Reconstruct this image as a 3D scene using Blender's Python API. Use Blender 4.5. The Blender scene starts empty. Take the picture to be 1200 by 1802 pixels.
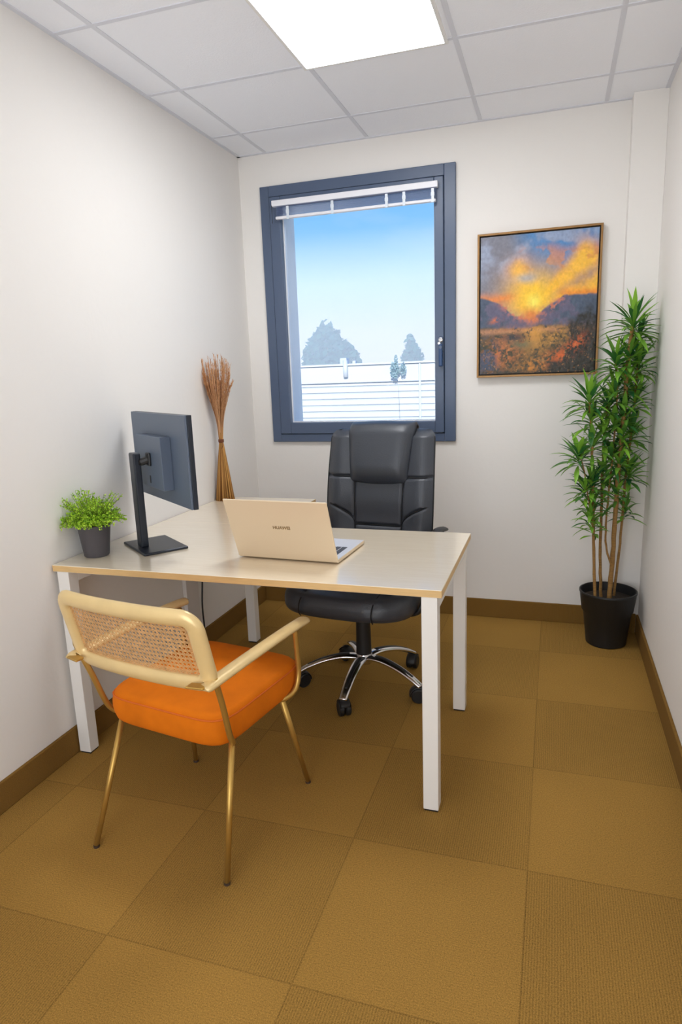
import bpy, bmesh, math, random
import numpy as np
from mathutils import Vector, Matrix, noise
random.seed(7)
PI = math.pi
SC = bpy.context.scene
COL = SC.collection

# ------------------------------------------------------------------ camera
W, D, H = 2.119, 4.55, 2.5304
yaw, pitch, roll, FPX = 0.31632, -0.20820, -0.03656, 1155.99
fw = Vector((-math.sin(yaw)*math.cos(pitch), math.cos(yaw)*math.cos(pitch), math.sin(pitch)))
rt = Vector((math.cos(yaw), math.sin(yaw), 0)); up = rt.cross(fw)
r2 = rt*math.cos(roll)+up*math.sin(roll); u2 = up*math.cos(roll)-rt*math.sin(roll)
cam = bpy.data.cameras.new('camera'); camo = bpy.data.objects.new('camera', cam); COL.objects.link(camo)
M = Matrix((r2, u2, -fw)).transposed().to_4x4(); M.translation = (1.6797, -3.5537, 1.3621)
camo.matrix_world = M
cam.sensor_fit = 'HORIZONTAL'; cam.sensor_width = 36; cam.lens = 36*FPX/1200; cam.clip_start = .02; cam.clip_end = 500
SC.camera = camo
# ------------------------------------------------------------------ view, world, sun
SC.view_settings.view_transform = 'Standard'; SC.view_settings.look = 'None'
SC.view_settings.gamma = 1; SC.view_settings.use_curve_mapping = False
SC.view_settings.exposure = 0.05
SC.cycles.use_denoising = True
SC.cycles.max_bounces = 10; SC.cycles.diffuse_bounces = 6; SC.cycles.volume_bounces = 2
SC.cycles.sample_clamp_indirect = 6
world = bpy.data.worlds.new('sky'); SC.world = world; world.use_nodes = True
nt = world.node_tree; N = nt.nodes; L = nt.links; N.clear()
wo = N.new('ShaderNodeOutputWorld'); bg = N.new('ShaderNodeBackground'); tc = N.new('ShaderNodeTexCoord')
sep = N.new('ShaderNodeSeparateXYZ'); cr = N.new('ShaderNodeValToRGB')
L.new(tc.outputs['Generated'], sep.inputs[0]); L.new(sep.outputs['Z'], cr.inputs[0])
e = cr.color_ramp.elements
e[0].position = 0.0; e[0].color = (.86, .90, 1, 1); e[1].position = 1; e[1].color = (.06, .26, .85, 1)
for p, c in ((.06, (.76, .86, 1, 1)), (.125, (.48, .74, 1, 1)), (.20, (.25, .59, 1, 1)), (.30, (.14, .46, 1, 1))):
    k = e.new(p); k.color = c
wn = N.new('ShaderNodeTexNoise'); wn.inputs['Scale'].default_value = 3.2; wn.inputs['Detail'].default_value = 5
wm = N.new('ShaderNodeMapping'); wm.inputs['Scale'].default_value = (1, 1, 3.5)
L.new(tc.outputs['Generated'], wm.inputs[0]); L.new(wm.outputs[0], wn.inputs['Vector'])
wr = N.new('ShaderNodeMapRange'); wr.inputs[1].default_value = .56; wr.inputs[2].default_value = .85; wr.inputs[4].default_value = .30
L.new(wn.outputs['Fac'], wr.inputs[0])
wx = N.new('ShaderNodeMix'); wx.data_type = 'RGBA'
L.new(wr.outputs[0], wx.inputs['Factor']); L.new(cr.outputs[0], wx.inputs['A']); wx.inputs['B'].default_value = (1, 1, 1, 1)
L.new(wx.outputs['Result'], bg.inputs['Color']); bg.inputs['Strength'].default_value = 1.0
L.new(bg.outputs[0], wo.inputs[0])
sun = bpy.data.lights.new('sun', 'SUN'); sun.energy = 4.6; sun.angle = .02; sun.color = (1, .97, .92)
so = bpy.data.objects.new('sun', sun); COL.objects.link(so)
so.rotation_euler = Vector((-.18, .9, -.36)).to_track_quat('-Z', 'Y').to_euler()
LED = 17.8          # ceiling panel emission
LED_COL = (.965, .98, 1.0)
dl = bpy.data.lights.new('added_fill_lamp', 'AREA'); dl.shape = 'RECTANGLE'; dl.size = 1.5; dl.size_y = 2.0; dl.energy = 37; dl.color = (.93, .965, 1)  # added fill lamp behind the camera, lifts the room and ceiling
dlo = bpy.data.objects.new('added_fill_lamp', dl); COL.objects.link(dlo); dlo.location = (1.03, -4.60, 1.15); dlo.rotation_euler = (math.radians(112), 0, 0)

# ------------------------------------------------------------------ helpers
def newmat(name):
    m = bpy.data.materials.new(name); m.use_nodes = True
    nt = m.node_tree; b = nt.nodes['Principled BSDF']
    return m, nt, b
def mat(name, col, rough=.5, metal=0, bump=0, bscale=60, var=0, vscale=6, coat=0, spec=.5, stretch=None, sheen=0):
    m, nt, b = newmat(name)
    b.inputs['Base Color'].default_value = (*col, 1); b.inputs['Roughness'].default_value = rough
    b.inputs['Metallic'].default_value = metal; b.inputs['Coat Weight'].default_value = coat
    b.inputs['Specular IOR Level'].default_value = spec
    b.inputs['Sheen Weight'].default_value = sheen
    t = nt.nodes.new('ShaderNodeTexCoord'); src = t.outputs['Object']
    if stretch:
        mp = nt.nodes.new('ShaderNodeMapping'); mp.inputs['Scale'].default_value = stretch
        nt.links.new(src, mp.inputs[0]); src = mp.outputs[0]
    if bump:
        n = nt.nodes.new('ShaderNodeTexNoise'); n.inputs['Scale'].default_value = bscale; n.inputs['Detail'].default_value = 4
        nt.links.new(src, n.inputs['Vector'])
        bp = nt.nodes.new('ShaderNodeBump'); bp.inputs['Strength'].default_value = bump; bp.inputs['Distance'].default_value = .004
        nt.links.new(n.outputs['Fac'], bp.inputs['Height']); nt.links.new(bp.outputs[0], b.inputs['Normal'])
    if var:
        n = nt.nodes.new('ShaderNodeTexNoise'); n.inputs['Scale'].default_value = vscale; n.inputs['Detail'].default_value = 5
        nt.links.new(src, n.inputs['Vector'])
        mr = nt.nodes.new('ShaderNodeMapRange'); mr.inputs[1].default_value = .3; mr.inputs[2].default_value = .7
        mr.inputs[3].default_value = 1-var; mr.inputs[4].default_value = 1+var
        nt.links.new(n.outputs['Fac'], mr.inputs[0])
        h = nt.nodes.new('ShaderNodeHueSaturation'); h.inputs['Color'].default_value = (*col, 1)
        nt.links.new(mr.outputs[0], h.inputs['Value']); nt.links.new(h.outputs[0], b.inputs['Base Color'])
    return m
def srgb(r, g, b):
    f = lambda c: (c/255/12.92) if c/255 <= .04045 else ((c/255+.055)/1.055)**2.4
    return (f(r), f(g), f(b))

def link(name, me, material=None, parent=None, smooth=False, label=None):
    o = bpy.data.objects.new(name, me); COL.objects.link(o)
    if material:
        for mm in (material if isinstance(material, (list, tuple)) else [material]): me.materials.append(mm)
    if parent: o.parent = parent
    if smooth:
        for p in me.polygons: p.use_smooth = True
    if label: o['label'] = label
    return o
def fin(name, bm, material, parent=None, smooth=False, label=None, angle=None):
    me = bpy.data.meshes.new(name)
    bmesh.ops.recalc_face_normals(bm, faces=bm.faces[:])
    bm.to_mesh(me); bm.free()
    o = link(name, me, material, parent, smooth, label)
    if smooth and angle:
        me.set_sharp_from_angle(angle=math.radians(angle))
    return o
def thing(name, label, cat, loc=(0, 0, 0), rz=0, group=None):
    o = bpy.data.objects.new(name, None); COL.objects.link(o); o.location = loc; o.rotation_euler = (0, 0, rz)
    o.empty_display_size = .05
    o['label'] = label; o['category'] = cat
    if group: o['group'] = group
    return o
def struct(name, bm, m, parent=None, smooth=False):
    o = fin(name, bm, m, parent, smooth)
    if not parent: o['kind'] = 'structure'
    return o
def box(bm, a, b, bev=0, seg=2, mtx=None):
    x0, y0, z0 = a; x1, y1, z1 = b
    r = bmesh.ops.create_cube(bm, size=1)
    vs = r['verts']
    for v in vs:
        v.co = Vector(((x0+x1)/2+v.co.x*(x1-x0), (y0+y1)/2+v.co.y*(y1-y0), (z0+z1)/2+v.co.z*(z1-z0)))
    if bev:
        es = list({ed for v in vs for ed in v.link_edges})
        g = bmesh.ops.bevel(bm, geom=es+vs, offset=bev, segments=seg, affect='EDGES', profile=.5, clamp_overlap=True)
        vs = list({v for f in g['faces'] for v in f.verts} | {v for v in vs if v.is_valid})
    if mtx:
        for v in vs:
            if v.is_valid: v.co = mtx @ v.co
    return bm
def BX(*a, **k):
    return box(bmesh.new(), *a, **k)
def catmull(P, n=8):
    P = [Vector(p) for p in P]; out = []
    for i in range(len(P)-1):
        p0 = P[max(i-1, 0)]; p1 = P[i]; p2 = P[i+1]; p3 = P[min(i+2, len(P)-1)]
        for j in range(n):
            t = j/n
            out.append(.5*((2*p1)+(p2-p0)*t+(2*p0-5*p1+4*p2-p3)*t*t+(3*p1-p0-3*p2+p3)*t**3))
    out.append(P[-1]); return out
def tube(bm, P, R, k=10, ry=None, closed=False, cap=True, upv=None):
    """sweep an ellipse (R, ry) along P; R may be a list"""
    P = [Vector(p) for p in P]; n = len(P)
    R = R if isinstance(R, (list, tuple)) else [R]*n
    ry = ry if ry is not None else R
    ry = ry if isinstance(ry, (list, tuple)) else [ry]*n
    rings = []; prev = None
    for i in range(n):
        if closed: t = (P[(i+1) % n]-P[i-1])
        else: t = P[min(i+1, n-1)]-P[max(i-1, 0)]
        t = t.normalized() if t.length > 1e-9 else Vector((0, 0, 1))
        if upv is not None: a = Vector(upv) if not callable(upv) else upv(i)
        elif prev is not None: a = prev
        else: a = Vector((0, 0, 1)) if abs(t.z) < .9 else Vector((1, 0, 0))
        a = (a-t*a.dot(t)); a = a.normalized() if a.length > 1e-6 else t.orthogonal().normalized()
        b = t.cross(a); prev = a
        rings.append([bm.verts.new(P[i]+a*math.cos(q*2*PI/k)*R[i]+b*math.sin(q*2*PI/k)*ry[i]) for q in range(k)])
    m = n if closed else n-1
    for i in range(m):
        A, B = rings[i], rings[(i+1) % n]
        for q in range(k): bm.faces.new((A[q], A[(q+1) % k], B[(q+1) % k], B[q]))
    if cap and not closed:
        bm.faces.new(rings[0][::-1]); bm.faces.new(rings[-1])
    return bm
def lathe(bm, prof, c=(0, 0, 0), k=40, axis='z', close=False):
    rings = []
    for r, z in prof:
        ring = []
        for q in range(k):
            a = q*2*PI/k; x, y = r*math.cos(a), r*math.sin(a)
            p = (x, y, z) if axis == 'z' else ((z, x, y) if axis == 'x' else (x, z, y))
            ring.append(bm.verts.new(Vector(c)+Vector(p)))
        rings.append(ring)
    for A, B in zip(rings, rings[1:]):
        for q in range(k): bm.faces.new((A[q], A[(q+1) % k], B[(q+1) % k], B[q]))
    if prof[0][0] > 1e-5: bm.faces.new(rings[0][::-1])
    if prof[-1][0] > 1e-5: bm.faces.new(rings[-1])
    bmesh.ops.remove_doubles(bm, verts=bm.verts[:], dist=1e-6)
    return bm
def grid_surface(bm, f, nu, nv, closed_u=False):
    V = [[bm.verts.new(f(i/(nu if closed_u else nu-1), j/(nv-1))) for j in range(nv)] for i in range(nu)]
    for i in range(nu if closed_u else nu-1):
        for j in range(nv-1):
            a, b = V[i], V[(i+1) % nu]
            bm.faces.new((a[j], b[j], b[j+1], a[j+1]))
    return V
def rays(x, y):
    return r2*((x-600)/FPX)-u2*((y-901)/FPX)+fw
CP = Vector((1.6797, -3.5537, 1.3621))
def on_y(x, y, Y):
    d = rays(x, y); return CP+d*((Y-CP.y)/d.y)

# ------------------------------------------------------------------ materials
def wall_mat():
    m = mat('wall_paint', srgb(236, 233, 229), .75, bump=.18, bscale=38, spec=.3)
    return m
M_wall = wall_mat()
M_ceil = mat('ceiling_board', srgb(244, 246, 252), .9, bump=.25, bscale=140, spec=.2)
M_tbar = mat('ceiling_bar', srgb(218, 220, 228), .7)
M_white = mat('white_metal', srgb(236, 234, 230), .35, bump=.03, bscale=200)
M_anth = mat('anthracite_frame', srgb(80, 95, 121), .36, spec=.5)
M_black = mat('black_plastic', (.012, .012, .013), .45, bump=.05, bscale=300)
M_brass = mat('brushed_gold', srgb(196, 158, 84), .38, metal=.75, bump=.04, bscale=120)
M_pad = mat('gold_lacquer', srgb(226, 198, 142), .30, metal=.2, bump=.06, bscale=60, var=.06, vscale=12)
M_velvet = mat('orange_velvet', srgb(214, 112, 8), .85, bump=.12, bscale=500, var=.12, vscale=9, sheen=0, spec=.2)
M_leather = mat('black_leather', (.038, .044, .057), .40, bump=.2, bscale=220, spec=.6)
M_seam = mat('leather_seam', (.006, .006, .007), .6)
M_chrome = mat('chrome', (.75, .75, .77), .12, metal=1)
M_pot = mat('charcoal_pot', srgb(78, 75, 80), .55, bump=.05, bscale=150)
M_pot2 = mat('black_pot', srgb(26, 26, 27), .5, bump=.05, bscale=120)
M_soil = mat('soil', (.03, .02, .012), .95, bump=1, bscale=90)
def carpet(name, ribbed=True):
    m, nt, b = newmat(name); n = nt.nodes; l = nt.links
    b.inputs['Roughness'].default_value = .95; b.inputs['Specular IOR Level'].default_value = .15
    tc = n.new('ShaderNodeTexCoord'); sp = n.new('ShaderNodeSeparateXYZ'); l.new(tc.outputs['Object'], sp.inputs[0])
    def math_(op, a, bb=None, c=None):
        q = n.new('ShaderNodeMath'); q.operation = op
        for i, v in enumerate((a, bb, c)):
            if v is None: continue
            if isinstance(v, (int, float)): q.inputs[i].default_value = v
            else: l.new(v, q.inputs[i])
        return q.outputs[0]
    X, Y = sp.outputs['X'], sp.outputs['Y']
    u = math_('MULTIPLY_ADD', X, 2.0, -1.6469*2); v = math_('MULTIPLY_ADD', Y, 2.0, 1.9161*2)
    par = math_('FLOORED_MODULO', math_('ADD', math_('FLOOR', u), math_('FLOOR', v)), 2.0)     # 1 = ribs run along y
    fu = math_('ABSOLUTE', math_('SUBTRACT', math_('FRACT', u), .5)); fv = math_('ABSOLUTE', math_('SUBTRACT', math_('FRACT', v), .5))
    seam = math_('GREATER_THAN', math_('MAXIMUM', fu, fv), .4955)
    wb = n.new('ShaderNodeTexNoise'); wb.inputs['Scale'].default_value = 60; l.new(tc.outputs['Object'], wb.inputs['Vector'])
    wob = math_('MULTIPLY', wb.outputs['Fac'], 3.0)
    rx = math_('SINE', math_('ADD', math_('MULTIPLY', X, 2*PI/.0065), wob)); ry = math_('SINE', math_('ADD', math_('MULTIPLY', Y, 2*PI/.0065), wob))
    mixr = n.new('ShaderNodeMix'); l.new(par, mixr.inputs['Factor']); l.new(ry, mixr.inputs['A']); l.new(rx, mixr.inputs['B'])
    amp = math_('MULTIPLY_ADD', par, .75, .30)
    rib = math_('MULTIPLY', mixr.outputs['Result'], amp)
    no = n.new('ShaderNodeTexNoise'); no.inputs['Scale'].default_value = 420; no.inputs['Detail'].default_value = 3; l.new(tc.outputs['Object'], no.inputs['Vector'])
    n2 = n.new('ShaderNodeTexNoise'); n2.inputs['Scale'].default_value = 240; n2.inputs['Detail'].default_value = 3; l.new(tc.outputs['Object'], n2.inputs['Vector'])
    nb = n.new('ShaderNodeTexNoise'); nb.inputs['Scale'].default_value = 2.2; nb.inputs['Detail'].default_value = 4; l.new(tc.outputs['Object'], nb.inputs['Vector'])
    val = math_('ADD', math_('ADD', math_('MULTIPLY_ADD', no.outputs['Fac'], 1.5, -.20), math_('MULTIPLY', n2.outputs['Fac'], .9)), math_('MULTIPLY', rib, .11))
    val = math_('ADD', val, math_('MULTIPLY_ADD', nb.outputs['Fac'], .25, -.125))
    val = math_('ADD', val, math_('MULTIPLY', par, -.10))
    val = math_('SUBTRACT', val, math_('MULTIPLY', seam, .20))
    hs = n.new('ShaderNodeHueSaturation'); hs.inputs['Color'].default_value = (*srgb(156, 119, 57), 1); l.new(val, hs.inputs['Value'])
    l.new(hs.outputs[0], b.inputs['Base Color'])
    bp = n.new('ShaderNodeBump'); bp.inputs['Strength'].default_value = .35; bp.inputs['Distance'].default_value = .002
    l.new(math_('ADD', no.outputs['Fac'], math_('MULTIPLY', rib, .35)), bp.inputs['Height']); l.new(bp.outputs[0], b.inputs['Normal'])
    if not ribbed:
        hs.inputs['Color'].default_value = (*srgb(126, 94, 44), 1)
        for lk in list(nt.links):
            if lk.to_node == hs and lk.to_socket.name == 'Value': nt.links.remove(lk)
        l.new(math_('MULTIPLY_ADD', no.outputs['Fac'], 1.2, .4), hs.inputs['Value'])
    return m
M_carpet = carpet('carpet_tile'); M_cbase = carpet('carpet_baseboard', False)
def laminate():
    m, nt, b = newmat('desk_laminate'); n = nt.nodes; l = nt.links
    tc = n.new('ShaderNodeTexCoord'); mp = n.new('ShaderNodeMapping'); mp.inputs['Scale'].default_value = (2.5, 28, 28)
    l.new(tc.outputs['Object'], mp.inputs[0])
    no = n.new('ShaderNodeTexNoise'); no.inputs['Scale'].default_value = 3; no.inputs['Detail'].default_value = 6; l.new(mp.outputs[0], no.inputs['Vector'])
    cr = n.new('ShaderNodeValToRGB'); cr.color_ramp.elements[0].color = (*srgb(238, 222, 194), 1); cr.color_ramp.elements[1].color = (*srgb(245, 231, 206), 1)
    cr.color_ramp.elements[0].position = .3; cr.color_ramp.elements[1].position = .7
    l.new(no.outputs['Fac'], cr.inputs[0]); l.new(cr.outputs[0], b.inputs['Base Color'])
    b.inputs['Roughness'].default_value = .28; b.inputs['Specular IOR Level'].default_value = .8
    b.inputs['Coat Weight'].default_value = 1; b.inputs['Coat IOR'].default_value = 2.9; b.inputs['Coat Roughness'].default_value = .16
    return m
M_lam = laminate(); M_edge = mat('desk_edge_band', srgb(220, 184, 126), .45, var=.05, vscale=20, stretch=(1, 12, 12))

# ------------------------------------------------------------------ room shell
T = .22
WX0, WX1, WZ0, WZ1 = .1243, 1.1819, .9833, 2.3606      # window frame, outer edges
bm = bmesh.new(); box(bm, (-T, -D-T, -.2), (W+T, T, 0)); floor = struct('floor', bm, M_carpet)
bm = bmesh.new(); box(bm, (-T, -D-T, H), (W+T, T, H+.2)); struct('ceiling', bm, M_ceil)
struct('wall_left', BX((-T, -D-T, 0), (0, T, H)), M_wall)
struct('wall_right', BX((W, -D-T, 0), (W+T, T, H)), M_wall)
bm = bmesh.new(); box(bm, (0, -D-T, 0), (.25, -D, H)); box(bm, (1.81, -D-T, 0), (W, -D, H)); box(bm, (.25, -D-T, 2.18), (1.81, -D, H))  # doorway gap added for the fill lamp
struct('wall_front', bm, M_wall)
bm = bmesh.new(); box(bm, (-1.2, -7.0, -.2), (W+1.2, -6.85, H+.2)); box(bm, (-1.2, -6.85, H), (W+1.2, -D-T-.001, H+.2)); box(bm, (-1.2, -6.85, -.2), (W+1.2, -D-T-.001, 0))  # unseen box added behind the gap to keep the sun out of the room
box(bm, (-1.2, -6.85, 0), (-1.05, -D-T-.001, H)); box(bm, (W+1.05, -6.85, 0), (W+1.2, -D-T-.001, H))
struct('wall_sun_block', bm, M_wall)
bm = bmesh.new(); ox0, ox1, oz0, oz1 = WX0+.03, WX1-.03, WZ0+.03, WZ1-.03
box(bm, (0, 0, 0), (ox0, T, H)); box(bm, (ox1, 0, 0), (W, T, H)); box(bm, (ox0, 0, 0), (ox1, T, oz0)); box(bm, (ox0, 0, oz1), (ox1, T, H))
struct('wall_back', bm, M_wall)
struct('trim_1', BX((1.9747, -.075, 0), (W, 0, H), bev=.002), M_wall)      # shallow pilaster in the right corner
HB = .104
struct('baseboard_left', BX((0, -D, 0), (.012, 0, HB), bev=.003), M_cbase)
struct('baseboard_right', BX((W-.012, -D, 0), (W, -.087, HB), bev=.003), M_cbase)
bm = bmesh.new(); box(bm, (.012, -.012, 0), (1.9747, 0, HB), bev=.003); box(bm, (1.9627, -.087, 0), (W-.012, -.075, HB), bev=.003); box(bm, (1.9627, -.075, 0), (1.9747, -.012, HB))
struct('baseboard_back', bm, M_cbase)
# ceiling T bars
bm = bmesh.new(); gx, gy, gs, gt = .1673, -.8721, .5662, .5534
for k in range(4): box(bm, (gx+k*gs-.009, -D, H-.0025), (gx+k*gs+.009, 0, H+.001))
for k in range(-7, 2): box(bm, (0, gy+k*gt-.009, H-.0028), (W, gy+k*gt+.009, H+.001))
box(bm, (0, -D, H-.004), (.018, 0, H+.001)); box(bm, (W-.018, -D, H-.004), (W, 0, H+.001)); box(bm, (0, -.018, H-.004), (W, 0, H+.001))
struct('trim_2', bm, M_tbar)
# cable duct under the desk on the left wall
M_duct = mat('duct_plastic', srgb(214, 208, 204), .5)
cd = thing('cable_duct', 'white vertical cable duct with a thin dark cable on the left wall under the desk', 'cable duct', (.0, -.86, .0))
fin('duct_cover', BX((.0005, -.06, .11), (.022, .05, .70), bev=.003), M_duct, cd)
fin('cable', tube(bmesh.new(), catmull([(.03, .075, .70), (.026, .075, .55), (.03, .08, .40), (.024, .07, .25), (.02, .08, .12)]), .004, 8), M_black, cd, True)

# ------------------------------------------------------------------ window
win = struct('window_1', bmesh.new(), M_anth)
win['kind'] = 'structure'
bm = bmesh.new()
def ring_frame(bm, x0, x1, z0, z1, l, r, b, t, y0, y1, bev=.002):
    box(bm, (x0, y0, z0), (x0+l, y1, z1), bev); box(bm, (x1-r, y0, z0), (x1, y1, z1), bev)
    box(bm, (x0+l, y0, z0), (x1-r, y1, z0+b), bev); box(bm, (x0+l, y0, z1-t), (x1-r, y1, z1), bev)
ring_frame(bm, WX0, WX1, WZ0, WZ1, .052, .058, .044, .055, -.018, .06, .003)
fin('window_frame', bm, M_anth, win)
bm = bmesh.new(); sx0, sx1, sz0, sz1 = WX0+.055, WX1-.060, WZ0+.047, WZ1-.058
ring_frame(bm, sx0, sx1, sz0, sz1, .062, .047, .063, .075, -.026, .045, .004)
sash = fin('sash', bm, M_anth, win)
gx0, gx1, gz0, gz1 = sx0+.062, sx1-.047, sz0+.063, sz1-.075
bm = bmesh.new(); ring_frame(bm, gx0, gx1, gz0, gz1, .006, .006, .006, .006, .006, .03, 0)
M_gask = mat('pale_gasket', srgb(238, 242, 248), .4)
fin('glazing_bead', bm, M_gask, win)
m, nt_, b_ = newmat('window_glass')
n = nt_.nodes; n.remove(b_); tr = n.new('ShaderNodeBsdfTransparent'); gl = n.new('ShaderNodeBsdfGlossy'); gl.inputs['Roughness'].default_value = .02
fr = n.new('ShaderNodeFresnel'); fr.inputs['IOR'].default_value = 1.3; mx = n.new('ShaderNodeMixShader')
nt_.links.new(fr.outputs[0], mx.inputs[0]); nt_.links.new(tr.outputs[0], mx.inputs[1]); nt_.links.new(gl.outputs[0], mx.inputs[2])
nt_.links.new(mx.outputs[0], n['Material Output'].inputs[0]); M_glass = m
fin('glass', BX((gx0, .016, gz0), (gx1, .020, gz1)), M_glass, win)
# outer reveal: white, with dark shutter guides
bm = bmesh.new()
M_rev = mat('white_reveal', srgb(242, 242, 240), .6)
box(bm, (ox0-.01, .0601, oz0-.02), (ox0+.05, T+.05, oz1+.01)); box(bm, (ox1-.05, .0601, oz0-.02), (ox1+.01, T+.05, oz1+.01))
box(bm, (ox0-.01, .0601, oz0-.03), (ox1+.01, T+.08, oz0+.01)); box(bm, (ox0-.01, .0601, oz1-.02), (ox1+.01, T+.05, oz1+.02))
fin('outer_reveal', bm, M_rev, win)
bm = bmesh.new(); box(bm, (ox0+.05, .10, oz0), (ox0+.058, .115, oz1)); box(bm, (ox1-.058, .10, oz0), (ox1-.05, .115, oz1))
fin('shutter_guide', bm, mat('guide_grey', srgb(70, 84, 100), .5), win)
# handle with lock
hd = fin('window_handle', BX((1.098, -.052, 1.378), (1.118, -.038, 1.492), bev=.005, seg=3), mat('handle_blue', srgb(30, 66, 112), .35), win, label='dark blue window handle')
bm = bmesh.new(); box(bm, (1.096, -.034, 1.455), (1.120, -.022, 1.530), bev=.005, seg=3); lathe(bm, [(.008, 0), (.008, -.02), (.0, -.02)], (1.108, -.034, 1.475), 16, 'y')
fin('handle_plate', bm, M_anth, win)
bm = bmesh.new(); lathe(bm, [(.011, 0), (.011, -.014), (.007, -.016), (0, -.016)], (1.108, -.03, 1.512), 20, 'y'); box(bm, (1.1055, -.062, 1.500), (1.1105, -.044, 1.524), bev=.001)
lathe(bm, [(.007, 0), (.007, -.010), (0, -.011)], (1.098, -.03, 1.496), 16, 'y')
fin('lock', bm, M_chrome, win, True, 'small chrome window lock', angle=40)

# blind, drawn up
bl = thing('venetian_blind', 'drawn-up pale venetian blind at the top of the anthracite window', 'blind', (0, 0, 0))
M_rail = mat('blind_rail', srgb(238, 238, 244), .4)
m, nt_, b_ = newmat('blind_slat'); b_.inputs['Base Color'].default_value = (*srgb(196, 210, 238), 1); b_.inputs['Roughness'].default_value = .25
b_.inputs['Transmission Weight'].default_value = .35; b_.inputs['Alpha'].default_value = .92
M_slat = m
bx0, bx1 = .207, 1.098
fin('head_rail', BX((bx0, -.060, 2.246), (bx1, -.028, 2.276), bev=.003), M_rail, bl)
for i in range(9):
    z = 2.238-i*.0052
    bm = bmesh.new()
    V = grid_surface(bm, lambda a, c, z=z, i=i: Vector((bx0+.02+(bx1-bx0-.03)*a, -.062+.027*c, z+.003*math.sin(c*PI)+.0015*math.sin(a*9+i))), 24, 5)
    fin('slat', bm, M_slat, bl, True)
fin('lower_slat_bundle', BX((bx0+.02, -.060, 2.180), (bx1-.010, -.036, 2.194), bev=.003), M_rail, bl)
for px in (.30, .55, .84, .93, 1.075):
    bm = bmesh.new(); box(bm, (px-.007, -.065, 2.176), (px+.007, -.0635, 2.240)); box(bm, (px-.009, -.067, 2.205), (px+.009, -.0637, 2.222), bev=.001)
    fin('ladder_clip', bm, mat('clip', srgb(222, 230, 240), .3) if px == .30 else bpy.data.materials['clip'], bl)
fin('cord', tube(bmesh.new(), [(bx0+.004, -.066, 2.25), (bx0+.004, -.066, 2.16)], .0015, 6), M_black, bl)

# ------------------------------------------------------------------ ceiling light
cl = thing('ceiling_light', 'square white LED panel glowing in the tiled ceiling above the desk', 'ceiling light', (.99, -1.14, H))
m, nt_, b_ = newmat('led_diffuser'); b_.inputs['Base Color'].default_value = (.9, .9, .9, 1)
b_.inputs['Emission Color'].default_value = (*LED_COL, 1); b_.inputs['Emission Strength'].default_value = LED
fin('diffuser', BX((-.262, -.270, -.009), (.272, .268, -.006)), m, cl)
bm = bmesh.new(); ring = [(-.274, -.283), (.284, .280)]
box(bm, (-.274, -.283, -.012), (-.262, .280, -.001)); box(bm, (.272, -.283, -.012), (.284, .280, -.001)); box(bm, (-.262, -.283, -.012), (.272, -.270, -.001)); box(bm, (-.262, .268, -.012), (.272, .280, -.001))
fin('light_frame', bm, M_white, cl)

# ------------------------------------------------------------------ desk
DZ = .7348; DX0, DX1, DY0, DY1 = .004, 1.385, -1.742, -1.039
desk = thing('desk', 'pale wood L-shaped desk with white square metal legs', 'desk', (.69, -1.39, 0))
dO = Vector((-.69, 1.39, 0))
def dpart(name, bm, m, **k):
    for v in bm.verts: v.co += dO
    return fin(name, bm, m, desk, **k)
def slab(bm, x0, x1, y0, y1, z0, z1):
    box(bm, (x0, y0, z0), (x1, y1, z1), bev=.0015, seg=1)
    for f in bm.faces:
        f.material_index = 0 if abs(f.normal.z) > .7 else 1
    return bm
bm = slab(bmesh.new(), DX0, DX1, DY0, DY1, DZ-.024, DZ); dpart('desktop', bm, [M_lam, M_edge])
bm = slab(bmesh.new(), DX0, .527, DY1+.001, -.440, DZ-.024, DZ); dpart('return_top', bm, [M_lam, M_edge])
LG = .048
def leg(x0, y0, x1=None, y1=None):
    bm = bmesh.new(); box(bm, (x0, y0, .006), (x0+LG, y0+LG, DZ-.0245), bev=.002)
    lo = dpart('leg', bm, M_white)
    f = bmesh.new(); box(f, (x0+.003, y0+.003, 0), (x0+LG-.003, y0+LG-.003, .007)); 
    for v in f.verts: v.co += dO
    fin('foot_cap', f, M_black, lo)
leg(.018, -1.738); leg(1.323, -1.738); leg(1.323, -1.090); leg(.190, -.640)
bm = bmesh.new(); box(bm, (1.323+.004, -1.69, DZ-.0245-.045), (1.323+LG, -1.09, DZ-.0245), bev=.002); dpart('side_rail', bm, M_white)
bm = bmesh.new(); box(bm, (.022, -1.69, DZ-.0245-.045), (.018+LG, -1.09, DZ-.0245), bev=.002); dpart('side_rail', bm, M_white)
bm = bmesh.new(); box(bm, (.066, -1.56, DZ-.0245-.03), (1.327, -1.52, DZ-.0245)); dpart('long_rail', bm, M_white)
bm = bmesh.new(); box(bm, (.066, -1.13, DZ-.0245-.03), (1.327, -1.09, DZ-.0245)); dpart('long_rail', bm, M_white)
bm = bmesh.new(); box(bm, (.19, -1.09, DZ-.0245-.03), (.238, -.64, DZ-.0245)); dpart('return_rail', bm, M_white)

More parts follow.
